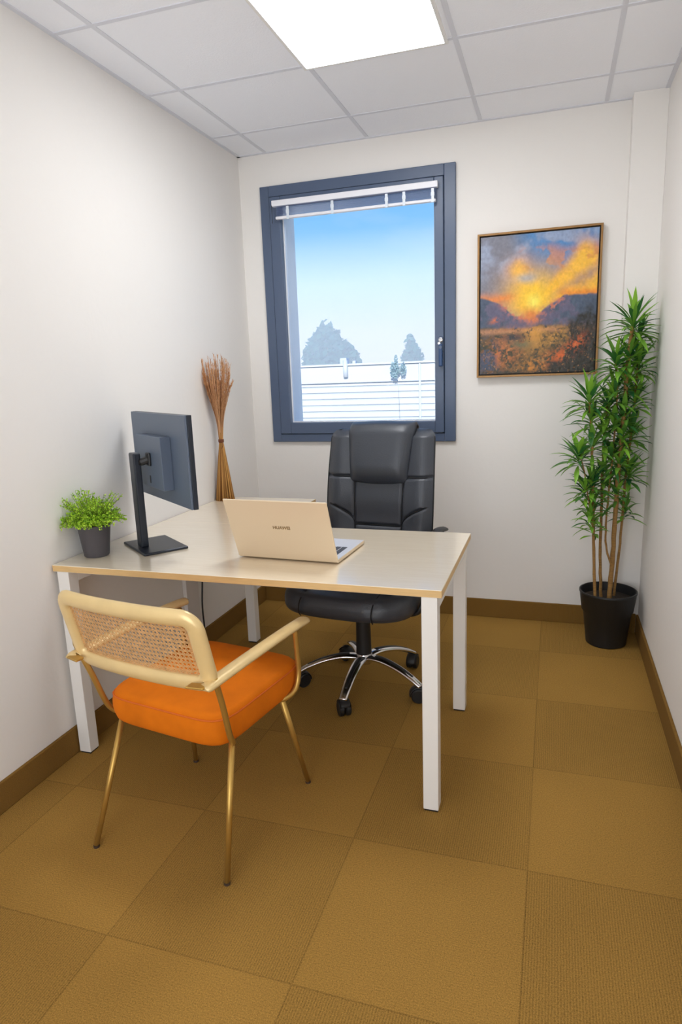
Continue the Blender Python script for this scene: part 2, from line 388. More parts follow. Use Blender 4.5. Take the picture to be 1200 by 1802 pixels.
# ------------------------------------------------------------------ laptop
lp = thing('laptop', 'open gold laptop standing on the desk with its lid towards the armchair', 'laptop', (.818, -1.532, DZ), -.055)
M_gold = mat('gold_aluminium', srgb(224, 204, 174), .42, metal=.15, bump=.02, bscale=400)
M_silver = mat('silver_deck', srgb(226, 226, 230), .4, metal=.3)
w2, dd = .189, .268
fin('base', BX((-w2, 0, .004), (w2, dd, .0155), bev=.003, seg=3), M_gold, lp)
fin('deck', BX((-w2+.002, .004, .0156), (w2-.002, dd-.002, .0168)), M_silver, lp)
bm = bmesh.new()
for rr in range(6):
    for c in range(15):
        x = -.165+c*.0222; y = .04+rr*.0195
        box(bm, (x, y, .0168), (x+.018, y+.0155, .0182))
fin('keyboard', bm, mat('key', (.08, .08, .09), .5), lp)
fin('touchpad', BX((-.06, .17, .0168), (.06, .25, .0172)), mat('pad_grey', srgb(200, 200, 205), .35), lp)
ta = math.radians(21)
LM = Matrix.Translation((0, .002, .008)) @ Matrix.Rotation(ta, 4, 'X')
bm = BX((-w2, -.006, 0), (w2, 0, .236), bev=.0025, seg=3, mtx=LM); lid = fin('lid', bm, M_gold, lp)
fin('screen', BX((-w2+.006, .0002, .012), (w2-.006, .0012, .230), mtx=LM), mat('screen_black', (.01, .01, .012), .15), lid)
cu = bpy.data.curves.new('lid_lettering', 'FONT'); cu.body = 'HUAWEI'; cu.size = .0165; cu.align_x = 'CENTER'; cu.extrude = .0003; cu.offset = .0006
to = bpy.data.objects.new('tmp', cu); COL.objects.link(to)
me = bpy.data.meshes.new_from_object(to.evaluated_get(bpy.context.evaluated_depsgraph_get())); COL.objects.unlink(to); bpy.data.objects.remove(to)
me.transform(LM @ Matrix.Translation((.008, -.0062, .126)) @ Matrix.Rotation(PI/2, 4, 'X'))
link('lid_lettering', me, mat('lettering', srgb(136, 110, 74), .4), lid, label='small dark brand lettering in the middle of the lid')
bm = bmesh.new()
for sx in (-.15, .15):
    for sy in (.03, .24): fin('rubber_foot', lathe(bmesh.new(), [(.008, 0), (.008, .0045)], (sx, sy, 0), 12), M_black, lp)

# ------------------------------------------------------------------ monitor
mo = thing('monitor', 'black flat monitor on a stand, seen from behind, on the left of the desk', 'monitor', (.232, -1.443, DZ), -.650)
M_mon = mat('monitor_plastic', srgb(88, 100, 118), .38, bump=.06, bscale=300)
M_monb = mat('stand_metal', srgb(40, 46, 56), .35, metal=.3)
fin('stand_base', BX((-.122, -.085, 0), (.122, .085, .010), bev=.004, seg=3), M_monb, mo)
# local frame: x = along panel, -y = panel back
bm = bmesh.new()
P = [(-.004, -.030, .008), (-.004, -.034, .37)]
def flatpole(bm, x, y, z0, z1, wx, wy):
    box(bm, (x-wx, y-wy, z0), (x+wx, y+wy, z1), bev=.006, seg=3)
flatpole(bm, -.004, -.045, .008, .366, .028, .014)
fin('stand_pole', bm, M_monb, mo)
pc = Vector((.03, .045, .345))     # panel centre, local
bm = bmesh.new(); tube(bm, [(-.004, -.040, .326), (.030, -.030, .334), (.040, -.004, .342)], .014, 10, ry=.011); box(bm, (.022, -.014, .318), (.058, -.004, .366), bev=.004)
fin('tilt_arm', bm, M_black, mo)
PW, PH = .2825, .1615
pan = fin('panel', BX((pc.x-PW, pc.y-.010, pc.z-PH), (pc.x+PW, pc.y-.002, pc.z+PH), bev=.002), M_mon, mo)
fin('bezel', BX((pc.x-PW-.001, pc.y-.0019, pc.z-PH-.001), (pc.x+PW+.001, pc.y+.016, pc.z+PH+.001), bev=.002), M_monb, mo)
fin('screen', BX((pc.x-PW+.006, pc.y+.0162, pc.z-PH+.010), (pc.x+PW-.006, pc.y+.0170, pc.z+PH-.006)), bpy.data.materials['screen_black'], mo)
bm = BX((-.095, -.004, .236), (.165, pc.y-.010, .428), bev=.0015, seg=1); hs = fin('rear_housing', bm, M_mon, mo)
bm = bmesh.new(); box(bm, (.028, -.0055, .252), (.036, -.0038, .280)); fin('cable_slot', bm, M_black, hs)

# ------------------------------------------------------------------ potted herb on the desk
def lin(a, b, t): return a+(b-a)*t
hp = thing('potted_herb', 'small bushy bright green plant in a charcoal pot on the left end of the desk', 'plant', (.084, -1.598, DZ))
fin('pot', lathe(bmesh.new(), [(.0, 0), (.041, 0), (.045, .004), (.058, .112), (.060, .114), (.060, .119), (.056, .119), (.054, .10), (0, .10)], k=48), M_pot, hp, True, angle=40)
fin('soil', lathe(bmesh.new(), [(.0545, .104), (.0, .107)], k=32), M_soil, hp)
def leafmat(name, c1, c2, scale=30, rough=.5, sub=.15):
    m, nt, b = newmat(name); n = nt.nodes; l = nt.links
    g = n.new('ShaderNodeNewGeometry'); cr = n.new('ShaderNodeValToRGB')
    cr.color_ramp.elements[0].color = (*c1, 1); cr.color_ramp.elements[1].color = (*c2, 1)
    l.new(g.outputs['Random Per Island'], cr.inputs[0]); l.new(cr.outputs[0], b.inputs['Base Color'])
    b.inputs['Roughness'].default_value = rough
    t = n.new('ShaderNodeBsdfTranslucent'); l.new(cr.outputs[0], t.inputs['Color']); mx = n.new('ShaderNodeMixShader'); mx.inputs[0].default_value = .3
    l.new(b.outputs[0], mx.inputs[1]); l.new(t.outputs[0], mx.inputs[2]); l.new(mx.outputs[0], n['Material Output'].inputs[0])
    return m
M_herb = leafmat('herb_leaf', srgb(110, 168, 20), srgb(214, 248, 80))
M_herbstem = mat('herb_stem', srgb(110, 120, 50), .7)
rnd = random.Random(3)
bl_, bs_ = bmesh.new(), bmesh.new()
def quadleaf(bm, p, d, s, wd=.55):
    d = d.normalized(); a = d.orthogonal().normalized(); a.rotate(Matrix.Rotation(rnd.uniform(0, 6.28), 3, d))
    q = [p, p+d*s*.5+a*s*wd*.5, p+d*s, p+d*s*.5-a*s*wd*.5]
    bm.faces.new([bm.verts.new(Vector((max(v.x, -.079), v.y, v.z))) for v in q])
for i in range(380):
    th = rnd.uniform(0, 2*PI); rad = math.sqrt(rnd.random())
    el = lin(1.45, .22, rad**1.5)
    d = Vector((math.cos(th)*math.cos(el), math.sin(th)*math.cos(el), math.sin(el)))
    ln = rnd.uniform(.07, .125)*(1.18 if rad < .6 else .76)
    p0 = Vector((math.cos(th)*.035*rad, math.sin(th)*.035*rad, .104))
    pts = [p0+d*ln*t+Vector((0, 0, .02*math.sin(t*PI)*rad)) for t in (0, .25, .5, .75, 1)]
    for p in pts: p.x = max(p.x, -.077)
    tube(bs_, pts, .0008, 4)
    for k in range(19):
        t = .22+.78*k/18; j = min(int(t*4), 3); p = pts[j].lerp(pts[j+1], t*4-j)
        dd_ = (d*.5+Vector((rnd.gauss(0, 1), rnd.gauss(0, 1), rnd.gauss(.2, 1)))*.6)
        quadleaf(bl_, p, dd_, rnd.uniform(.006, .0115), .62)
fin('foliage', bl_, M_herb, hp); fin('stems', bs_, M_herbstem, hp)

# ------------------------------------------------------------------ dried grass bundle
dg = thing('dried_grass_bundle', 'tall tied sheaf of dried brown grass standing on the far end of the desk', 'dried grass', (.052, -.520, DZ))
M_straw = leafmat('straw', srgb(160, 104, 48), srgb(232, 180, 104), rough=.7)
M_plume = leafmat('plume', srgb(188, 132, 84), srgb(240, 194, 146), rough=.8)
bm = bmesh.new(); rnd = random.Random(5)
for i in range(130):
    th = 2*PI*i/130*7.0; rr = .047*math.sqrt(rnd.uniform(.25, 1)); 
    P = [(math.cos(th)*rr, math.sin(th)*rr, 0), (math.cos(th)*rr*.62, math.sin(th)*rr*.62, .15), (math.cos(th)*min(rr*.22, .009), math.sin(th)*min(rr*.22, .009), .305), (math.cos(th)*min(rr*.3, .012), math.sin(th)*min(rr*.3, .012), .38)]
    tube(bm, P, [.0036, .003, .0022, .002], 5)
fin('stalks', bm, M_straw, dg, True)
bm = bmesh.new(); lathe(bm, [(.0125, .300), (.0145, .304), (.0145, .314), (.0125, .318)], k=20); tube(bm, catmull([(.008, -.012, .312), (.016, -.016, .29), (.012, -.02, .27)]), .0015, 6)
fin('tie', bm, mat('twine', srgb(120, 70, 44), .8), dg, True)
bm = bmesh.new()
for i in range(120):
    th = rnd.uniform(0, 2*PI); rr = .080*math.sqrt(rnd.random()); top = rnd.uniform(.60, .748)-rr*.4
    ex = Vector((math.cos(th)*rr, math.sin(th)*rr, 0)); ex.x = max(ex.x*1.0, -.046)
    P = catmull([(ex.x*.12, ex.y*.12, .31), (ex.x*.3, ex.y*.3, .43), (ex.x*.8, ex.y*.8, .56), (ex.x*1.05, ex.y*1.05, top)], 5)
    tube(bm, P, .0011, 4)
    for k in range(60):
        t = rnd.uniform(.40, 1); q = t*(len(P)-1); j = min(int(q), len(P)-2); p = P[j].lerp(P[j+1], q-j)
        d = Vector((rnd.gauss(0, .32), rnd.gauss(0, .32), 1)).normalized(); s = rnd.uniform(.010, .02)
        a = d.orthogonal().normalized()*.0015; a.rotate(Matrix.Rotation(rnd.uniform(0, 6.28), 3, d))
        vs = [p-a, p+a, p+d*s]
        bm.faces.new([bm.verts.new(Vector((max(v.x, -.050), v.y, v.z))) for v in vs])
fin('plumes', bm, M_plume, dg)

# ------------------------------------------------------------------ armchair with orange seat
ac = thing('armchair', 'gold framed armchair with orange velvet seat and cane back', 'chair', (.666, -1.931, 0), -.17)
def sup(u, v, n):   # rounded-square helper: superellipse radius direction
    return (abs(u)**n+abs(v)**n)**(1/n)
SW, SD0, SD1, SZ0, SZ1 = .222, -.172, .278, .366, .462
def cushion(bm, hw, y0, y1, z0, z1, n=7, crown=.018, puff=.012, nu=72):
    cy, hd = (y0+y1)/2, (y1-y0)/2; hz = (z1-z0)/2; cz = (z0+z1)/2
    prof = []
    for j in range(25):
        a = -PI/2+PI*j/24
        prof.append((max(math.cos(a), 0)**.42, math.copysign(abs(math.sin(a))**.55, math.sin(a))))
    rings = []
    rmin = .0
    def pt(th, rr, zz, k=1):
        c, s = math.cos(th), math.sin(th); q = sup(c, s, n)
        return Vector((hw*c/q*rr, cy+hd*s/q*rr, zz))
    seq = []
    for s in (0.02, .2, .4, .6, .75): seq.append((s*.86, -1, 0))
    er = hz*.55
    for j in range(13):
        a = -PI/2+PI*j/12
        seq.append((1-er/min(hw, hd)*(1-max(math.cos(a), 0)**.7)*.8, math.sin(a), 1))
    for s in (.75, .6, .4, .2, .02): seq.append((s*.86, 1, 0))
    for rr, zz, _ in seq:
        ring = []
        for q in range(nu):
            th = 2*PI*q/nu
            cr_ = crown*(1-min(rr, 1)**2) if zz > 0 else 0
            ring.append(bm.verts.new(pt(th, rr, cz+hz*zz+cr_)))
        rings.append(ring)
    for A, B in zip(rings, rings[1:]):
        for q in range(nu): bm.faces.new((A[q], A[(q+1) % nu], B[(q+1) % nu], B[q]))
    bm.faces.new(rings[0][::-1]); bm.faces.new(rings[-1])
    return pt, cz, hz
bm = bmesh.new(); pt, cz, hz = cushion(bm, SW, SD0, SD1, SZ0, SZ1)
seat = fin('seat', bm, M_velvet, ac, True)
bm = bmesh.new(); ring = [pt(2*PI*q/90, .985, cz+hz*.72) for q in range(90)]
tube(bm, ring, .0024, 8, closed=True); fin('piping', bm, mat('velvet_piping', srgb(205, 98, 16), .8), seat, True)
# side frames: arm rest tube, posts, underseat bend
for s in (-1, 1):
    u = .232*s
    P = catmull([(u, .205, .590), (u, .212, .50), (u, .213, .43), (u*.985, .190, .385), (u*.90, .150, .370), (u*.74, .13, .372)], 6)
    fin('front_post', tube(bmesh.new(), P, .0085, 12, ry=.0085), M_brass, ac, True)
    tp_ = [(-.263, -.222, .735), (-.262, -.205, .62)] if s < 0 else [(.246, -.210, .612)]
    P = catmull(tp_+[(u*1.04, -.180, .52), (u*1.0, -.150, .42), (u*.97, -.130, .382), (u*.90, -.112, .371), (u*.74, -.095, .372)], 6)
    fin('rear_post', tube(bmesh.new(), P, [.0055 if q < 6 and s < 0 else .0085 for q in range(len(P))], 12), M_brass, ac, True)
    # arm rest, rounded flat bar
    P = catmull([(u*1.03, -.232, .596), (u*1.04, -.215, .598), (u*1.05, -.05, .604), (u*1.05, .13, .606), (u*1.04, .232, .603), (u*1.03, .246, .600)], 6)
    n_ = len(P); R = [.016 if 2 < q < n_-3 else (.011 if q in (0, n_-1) else .0145) for q in range(n_)]
    fin('armrest', tube(bmesh.new(), P, [r*.78 for r in R], 16, ry=[r*1.4 for r in R], upv=(0, 0, 1)), M_pad, ac, True)
    bm = bmesh.new(); box(bm, (-.004, -.03, -.009), (.034, .004, -.003), bev=.002)
    for v in bm.verts: v.co = Vector((u*1.03-s*v.co.x*1.3, -.232+v.co.y*.8-(v.co.x)*.25, .606+v.co.z))
    fin('bracket', bm, M_brass, ac)
    bm = tube(bmesh.new(), [(u*.72, .14, .372), (u*.72, -.10, .372)], .0075, 12); fin('seat_rail', bm, M_brass, ac, True)
# legs (each its own)
feet = [((-.212, -.262), (-.195, -.118)), ((.236, -.214), (.214, -.120)), ((.208, .276), (.205, .150)), ((-.228, .215), (-.190, .150))]
for (fx, fy), (tx, ty) in feet:
    bm = tube(bmesh.new(), [(tx, ty, .372), (fx, fy, .006)], [.0095, .0085], 14)
    lo = fin('leg', bm, M_brass, ac, True)
    fin('foot_cap', tube(bmesh.new(), [(fx, fy, .008), (fx, fy, 0)], .0092, 14), mat('cap_brown', (.05, .03, .02), .6) if 'cap_brown' not in bpy.data.materials else bpy.data.materials['cap_brown'], lo)
bm = bmesh.new(); tube(bm, [(-.165, .02, .372), (.165, .02, .372)], .008, 10); fin('cross_rail', bm, M_brass, ac, True)
# curved back frame
BHW, BZ0, BZ1 = .258, .590, .786
def bsurf(u, z):    # point of the curved back at lateral u, height z
    return Vector((u, -.228+.026*(abs(u)/BHW)**2.4-.25*(z-.60), z))
def bnorm(u, z):
    a = bsurf(u+.001, z)-bsurf(u-.001, z); b = bsurf(u, z+.001)-bsurf(u, z-.001); return a.cross(b).normalized()
cr_, loop = .036, []
hw_, hz_ = BHW-.026, (BZ1-BZ0)/2
cx_, cz_ = hw_-cr_, hz_-cr_
def seg_line(a, b, n): return [(lin(a[0], b[0], t/n), lin(a[1], b[1], t/n)) for t in range(n)]
def seg_arc(c, a0, n): return [(c[0]+cr_*math.cos(a0+PI/2*t/n), c[1]+cr_*math.sin(a0+PI/2*t/n)) for t in range(n)]
loop += seg_line((hw_, -cz_), (hw_, cz_), 6)+seg_arc((cx_, cz_), 0, 8)+seg_line((cx_, hz_), (-cx_, hz_), 24)+seg_arc((-cx_, cz_), PI/2, 8)
loop += seg_line((-hw_, cz_), (-hw_, -cz_), 6)+seg_arc((-cx_, -cz_), PI, 8)+seg_line((-cx_, -hz_), (cx_, -hz_), 24)+seg_arc((cx_, -cz_), 1.5*PI, 8)
mid = (BZ0+BZ1)/2
LP = [bsurf(a, mid+b) for a, b in loop]; LN = [bnorm(a, mid+b) for a, b in loop]
bf = fin('back_frame', tube(bmesh.new(), LP, .0150, 16, ry=.0240, closed=True, upv=lambda i: LN[i]), M_pad, ac, True)
# cane webbing
bm = bmesh.new(); iw, ih = hw_-.012, hz_-.012
def strand(pts, r=.0008, off=0):
    tube(bm, [bsurf(a, mid+b)+bnorm(a, mid+b)*off for a, b in pts], r, 4, ry=r*.5, upv=None, cap=False)
def inside(a, b): return abs(a) <= iw+1e-6 and abs(b) <= ih+1e-6
pit = .0125
k = -int(iw/pit)
while k*pit <= iw:
    for o_ in (-.0014, .0014): strand([(k*pit+o_+.0006*math.sin(k*3.1+t), lin(-ih, ih, t/10)) for t in range(11)])
    k += 1
k = -int(ih/pit)
while k*pit <= ih:
    for o_ in (-.0016, .0016): strand([(lin(-iw, iw, t/30), k*pit+o_+.0007*math.sin(t*1.3+k)) for t in range(31)], off=.0008)
    k += 1
for sg in (-1, 1):
    c = -iw-ih
    while c < iw+ih:
        pts = [(c+t, sg*t) for t in np.arange(-ih, ih+1e-6, .006) if abs(c+t) <= iw]
        if len(pts) > 2: strand(pts, .0010, -.001)
        c += pit
fin('cane_webbing', bm, mat('cane', srgb(206, 160, 104), .5, var=.2, vscale=80), bf, False)
# edge binding of the cane
bm = bmesh.new()
for off in (.004, .010):
    rl = [(a*(hw_-.018-off)/hw_, b*(hz_-.018-off)/hz_) for a, b in loop]
    tube(bm, [bsurf(a, mid+b)-bnorm(a, mid+b)*.002 for a, b in rl], .0014, 6, closed=True)
fin('cane_binding', bm, bpy.data.materials['cane'], bf, True)

# ------------------------------------------------------------------ office chair
oc = thing('office_chair', 'black leather high-back office chair on a chrome star base behind the desk', 'office chair', (.912, -.955, 0), -.10)
rot0 = math.radians(268)+.10
for k in range(5):
    a = rot0+k*2*PI/5; d = Vector((math.cos(a), math.sin(a), 0))
    P = catmull([d*.02+Vector((0, 0, .135)), d*.09+Vector((0, 0, .140)), d*.17+Vector((0, 0, .125)), d*.24+Vector((0, 0, .098)), d*.290+Vector((0, 0, .070))], 6)
    n_ = len(P)
    sp = fin('base_arm', tube(bmesh.new(), P, [lin(.013, .010, q/n_) for q in range(n_)], 14, ry=[lin(.027, .017, q/n_) for q in range(n_)], upv=(0, 0, 1)), M_chrome, oc, True)
    P2 = [p+Vector((0, 0, .0115-.0025*q/n_)) for q, p in enumerate(P)][4:-5]
    fin('inlay', tube(bmesh.new(), P2, .003, 10, ry=[.0115-.004*q/len(P2) for q in range(len(P2))], upv=(0, 0, 1)), M_black, sp, True)
    c = d*.278; c.z = 0; sd = Vector((-math.sin(a+.6), math.cos(a+.6), 0)); fd = Vector((0, 0, 1)).cross(sd)
    bm = bmesh.new()
    for s in (-1, 1):
        cc = Vector((c.x, c.y, .032))+sd*s*.014
        prof = [(0, -.011), (.027, -.011), (.032, -.007), (.032, .007), (.027, .011), (0, .011)]
        rings = []
        for r, z in prof:
            rings.append([bm.verts.new(cc+sd*z+(fd*math.cos(q*2*PI/20)+Vector((0, 0, 1))*math.sin(q*2*PI/20))*r) for q in range(20)])
        for A, B in zip(rings, rings[1:]):
            for q in range(20): bm.faces.new((A[q], A[(q+1) % 20], B[(q+1) % 20], B[q]))
    bmesh.ops.remove_doubles(bm, verts=bm.verts[:], dist=1e-6)
    cs = fin('caster', bm, M_black, oc, True, angle=35)
    bm = bmesh.new()
    hp_ = [Vector((c.x, c.y, .032))+(fd*math.cos(t)+Vector((0, 0, 1))*math.sin(t))*.036 for t in np.linspace(-.1, PI*.85, 12)]
    tube(bm, hp_, .004, 8, ry=.022, upv=lambda i: (hp_[i]-Vector((c.x, c.y, .032)))); tube(bm, [(c.x, c.y, .06), (c.x, c.y, .086)], .007, 10)
    fin('caster_hood', bm, M_black, cs, True)
fin('hub', lathe(bmesh.new(), [(0, .108), (.034, .108), (.036, .118), (.036, .150), (.032, .156), (0, .156)], k=32), M_chrome, oc, True, angle=40)
fin('gas_lift_cover', lathe(bmesh.new(), [(0, .15), (.034, .15), (.031, .32), (.0, .32)], k=32), M_black, oc, True, angle=40)
fin('gas_lift', lathe(bmesh.new(), [(0, .31), (.016, .31), (.016, .40), (0, .40)], k=24), M_chrome, oc, True, angle=40)
bm = bmesh.new(); box(bm, (-.10, -.11, .372), (.10, .14, .40), bev=.008); box(bm, (-.05, -.07, .345), (-.025, .03, .375), bev=.004)
fin('tilt_mechanism', bm, M_black, oc)
fin('height_lever', tube(bmesh.new(), catmull([(-.08, -.02, .386), (-.17, -.03, .384), (-.24, -.05, .372), (-.275, -.055, .366)]), .004, 8, ry=.006), M_black, oc, True)
# seat cushion
def seat_pt(th, rr, zz):
    pass
bm = bmesh.new()
OW, OY0, OY1, OZ0, OZ1 = .285, -.300, .235, .400, .492
def oseat(th, s, side):
    c, sn = math.cos(th), math.sin(th); q = sup(c, sn, 3.6)
    x = OW*c/q*s; y = (OY0+OY1)/2+(OY1-OY0)/2*sn/q*s
    return x, y
rings = []; nu = 96
seq = [(s, -1) for s in (.02, .3, .55, .75)]+[(1-.16*(1-max(math.cos(a), 0)**.6), math.sin(a)) for a in np.linspace(-PI/2, PI/2, 15)]+[(s, 1) for s in np.linspace(.80, .02, 14)]
for s, zz in seq:
    ring = []
    for q in range(nu):
        x, y = oseat(2*PI*q/nu, s, zz); t = (y-OY0)/(OY1-OY0)
        z = (OZ0+OZ1)/2+(OZ1-OZ0)/2*zz
        if zz <= 0: z -= .006*(1-(x/OW)**2); z += .03*max(0, .25-t)*2*(-zz)
        if zz > .5:
            g = min(abs(abs(x)-.155), 1); z += (.014*(1-(x/OW)**4)-.010*math.exp(-(g/.008)**2))*min(1, (zz-.5)*2)
            z -= .03*max(0, .18-t)
        else:
            g = abs(abs(x)-.155); 
        # seam groove continues over the front roll
        gr = .007*math.exp(-((abs(x)-.155)/.006)**2) if y < (OY0+OY1)/2 and zz > -.2 else 0
        ring.append(bm.verts.new((x, y+gr*(1 if y < 0 else 0), z+.02*((x/OW)**2)*(.5 if zz > 0 else 0))))
    rings.append(ring)
for A, B in zip(rings, rings[1:]):
    for q in range(nu): bm.faces.new((A[q], A[(q+1) % nu], B[(q+1) % nu], B[q]))
bm.faces.new(rings[0][::-1]); bm.faces.new(rings[-1])
fin('seat', bm, M_leather, oc, True)
for s in (-1, 1):
    P = catmull([(s*.155, -.10, .508), (s*.155, -.22, .500), (s*.155, -.275, .484), (s*.155, -.2975, .462), (s*.155, -.3005, .445), (s*.155, -.296, .425), (s*.155, -.282, .410)], 6)
    fin('seat_seam', tube(bmesh.new(), P, .0024, 6), M_seam, oc, True)
# backrest: t = height 0..1
BB0, BB1 = .50, 1.108
def backw(t):
    return .259-.012*t-.010*(1-t)**4*2+.004*math.sin(t*PI)
def backy(t): return .250+.085*t+.025*math.sin(t*PI*1.0)*-1
def tcorn(x, hw, t):
    return 0
seams = []
def groove(x, t):
    """depth of the stitched channels at lateral x and height t"""
    g = 0
    def gg(dist, w=.006, a=.011): return a*math.exp(-(dist/w)**2)
    ax = abs(x)
    if t < .66: g = max(g, gg(ax-(.112+.012*(t-.3))))
    if ax > .10: g = max(g, gg((t-(.655+.06*(ax-.11)))*.6))
    if t < .45 and ax > .112: g = max(g, gg((t-(.30+.16*math.sqrt(max((ax-.112)/.13, 0))))*.6))
    if ax < .118: g = max(g, gg((t-(.300-.0*ax))*.6))
    return g
def pad(x, t, hw):
    ax = abs(x)/hw
    side = (1-ax**6)
    z = .040*side+.018*math.exp(-((ax-.80)/.22)**2)
    z *= min(1, max(0, (1-t))*14+.25)
    z += .016*math.exp(-((t-.16)/.13)**2)*(1-ax**2)+.010*math.exp(-((t-.5)/.14)**2)*(1-ax**2)
    return z
def outline(a, t):
    hw = backw(t)
    # round the upper corners
    if t > .93: hw -= .035*(1-math.sqrt(max(0, 1-((t-.93)/.07)**2)))
    return a*hw
bm = bmesh.new(); nx, nt__ = 81, 121
F = [[None]*nt__ for _ in range(nx)]; Bk = [[None]*nt__ for _ in range(nx)]
for i in range(nx):
    a = -1+2*i/(nx-1); a = math.copysign(abs(a)**.85, a) if a else 0
    for j in range(nt__):
        t = j/(nt__-1); x = outline(a, t); z = lin(BB0, BB1, t); hw = outline(1, t)
        y = backy(t)+.020*(-1)*(abs(a)**3)*1.2
        topd = .0 if t < .97 else .012*((t-.97)/.03)**2
        F[i][j] = bm.verts.new((x, y-pad(x, t, hw)+groove(x, t)*(1 if abs(a) < .985 else 0)+topd, z))
        Bk[i][j] = bm.verts.new((x*.985, y+.040*(1-abs(a)**8*.75)-topd, z-.001))
for i in range(nx-1):
    for j in range(nt__-1):
        bm.faces.new((F[i][j], F[i+1][j], F[i+1][j+1], F[i][j+1])); bm.faces.new((Bk[i][j], Bk[i][j+1], Bk[i+1][j+1], Bk[i+1][j]))
for j in range(nt__-1):
    for i, in ((0,), (nx-1,)):
        bm.faces.new((F[i][j], F[i][j+1], Bk[i][j+1], Bk[i][j]))
for i in range(nx-1):
    for j in (0, nt__-1): bm.faces.new((F[i][j], F[i+1][j], Bk[i+1][j], Bk[i][j]))
br = fin('backrest', bm, M_leather, oc, True, angle=60)
def front_y(x, t): return backy(t)-.024*(abs(x)/backw(t))**3-pad(x, t, backw(t))
def seamline(pts, r=.0028, off=-.001):
    return [Vector((x, front_y(x, t)+groove(x, t)*.55+off, lin(BB0, BB1, t))) for x, t in pts]
bm = bmesh.new()
for s in (-1, 1):
    tube(bm, seamline([(s*(.112+.012*(t-.3)), t) for t in np.linspace(.02, .655, 40)]), .0022, 6)
    tube(bm, seamline([(s*x, .655+.06*(x-.11)) for x in np.linspace(.105, .228, 20)]), .0022, 6)
    tube(bm, seamline([(s*x, .30+.16*math.sqrt(max((x-.112)/.13, 0))) for x in np.linspace(.113, .232, 24)]), .0022, 6)
    tube(bm, [Vector((s*outline(1, t)*.992, front_y(outline(1, t)*.97, t)+.006, lin(BB0, BB1, t))) for t in np.linspace(.01, .95, 60)], .0035, 6)
tube(bm, seamline([(x, .300) for x in np.linspace(-.112, .112, 30)]), .0022, 6)
fin('seam', bm, M_seam, br, True)
# head pillow, wrapping over the top edge
bm = bmesh.new(); HWp = .146; z0p, z1p = .885, 1.128
def pill(u, v):    # u across 0..1, v along 0..1 from lower front over top to the rear
    a = -1+2*u; 
    hwp = lin(.128, .150, min(v*1.5, 1)); x = a*hwp
    edge = (1-abs(a)**7)
    if v < .72:
        s = v/.72; z = lin(z0p, z1p-.012, s); t = min((z-BB0)/(BB1-BB0), 1)
        th = .052*edge*(math.sin(min(s*3.5, 1)*PI/2)**.7)+.004
        y = backy(t)-.034-th*.80
        if s > .85: y += .020*((s-.85)/.15)**2
        z -= .018*(1-abs(a)**2)*max(0, 1-s*5)
    else:
        s = (v-.72)/.28; ang = s*PI*.75; 
        y0_ = backy(min((z1p-.012-BB0)/(BB1-BB0), 1))-.034-(.052*edge+.004)*.80+.020; y = y0_+(backy(1)+.035-y0_)*s; z = z1p-.012+.012*math.sin(s*PI)-.012*s*s
    return Vector((x, y, z+.006*(1-a*a)))
grid_surface(bm, pill, 41, 60)
# close sides to the backrest
bm2 = bm
o = fin('head_pillow', bm, M_leather, br, True)
md = o.modifiers.new('thick', 'SOLIDIFY'); md.thickness = .012; md.offset = 1
bm = bmesh.new()
for s in (0.0, 1.0): tube(bm, [pill(s, v)+Vector((0, .0, 0)) for v in np.linspace(0, .95, 40)], .0042, 8)
tube(bm, [pill(u, 0) for u in np.linspace(0, 1, 30)], .004, 8)
fin('pillow_piping', bm, M_seam, br, True)
# arms
for s in (-1, 1):
    x = .300*s
    P = catmull([(x*.80, -.10, .395), (x*.97, -.11, .42), (x*1.02, -.09, .50), (x*1.0, -.06, .60), (x*.96, -.03, .640)], 6)
    arm = fin('arm_support', tube(bmesh.new(), P, .010, 10, ry=.018), M_black, oc, True)
    P = catmull([(x*.98, -.10, .644), (x*.98, -.06, .654), (x*.97, .10, .672), (x*.96, .20, .678), (x*.96, .272, .668)], 6); n_ = len(P)
    fin('arm_pad', tube(bmesh.new(), P, .011, 12, ry=[.016 if q in (0, n_-1) else .026 for q in range(n_)], upv=(0, 0, 1)), M_black, arm, True)
bm = tube(bmesh.new(), catmull([(0, .08, .385), (0, .24, .395), (0, .305, .46), (0, .315, .56)], 6), .008, 10, ry=.032, upv=(0, 0, 1)); fin('back_bracket', bm, M_black, oc, True)

# ------------------------------------------------------------------ painting
px0, px1, pz0, pz1 = 1.2926, 1.8749, 1.3130, 2.0086
pa = thing('painting', 'framed sunset landscape painting hanging on the back wall right of the window', 'painting', ((px0+px1)/2, -.002, (pz0+pz1)/2))
hw, hh = (px1-px0)/2, (pz1-pz0)/2
bm = bmesh.new()
for a, b in (((-hw, -.034, -hh), (-hw+.010, 0, hh)), ((hw-.010, -.034, -hh), (hw, 0, hh)), ((-hw+.01, -.034, -hh), (hw-.01, 0, -hh+.010)), ((-hw+.01, -.034, hh-.010), (hw-.01, 0, hh))): box(bm, a, b, bev=.001)
fin('frame', bm, mat('bronze_frame', srgb(150, 112, 66), .4, metal=.4, var=.12, vscale=15), pa)
fin('frame_backing', BX((-hw+.01, -.012, -hh+.01), (hw-.01, 0, hh-.01)), mat('frame_black', (.012, .01, .01), .6), pa)
NX, NZ = 236, 284
U, Vv = np.meshgrid(np.linspace(0, 1, NX), np.linspace(0, 1, NZ), indexing='ij')
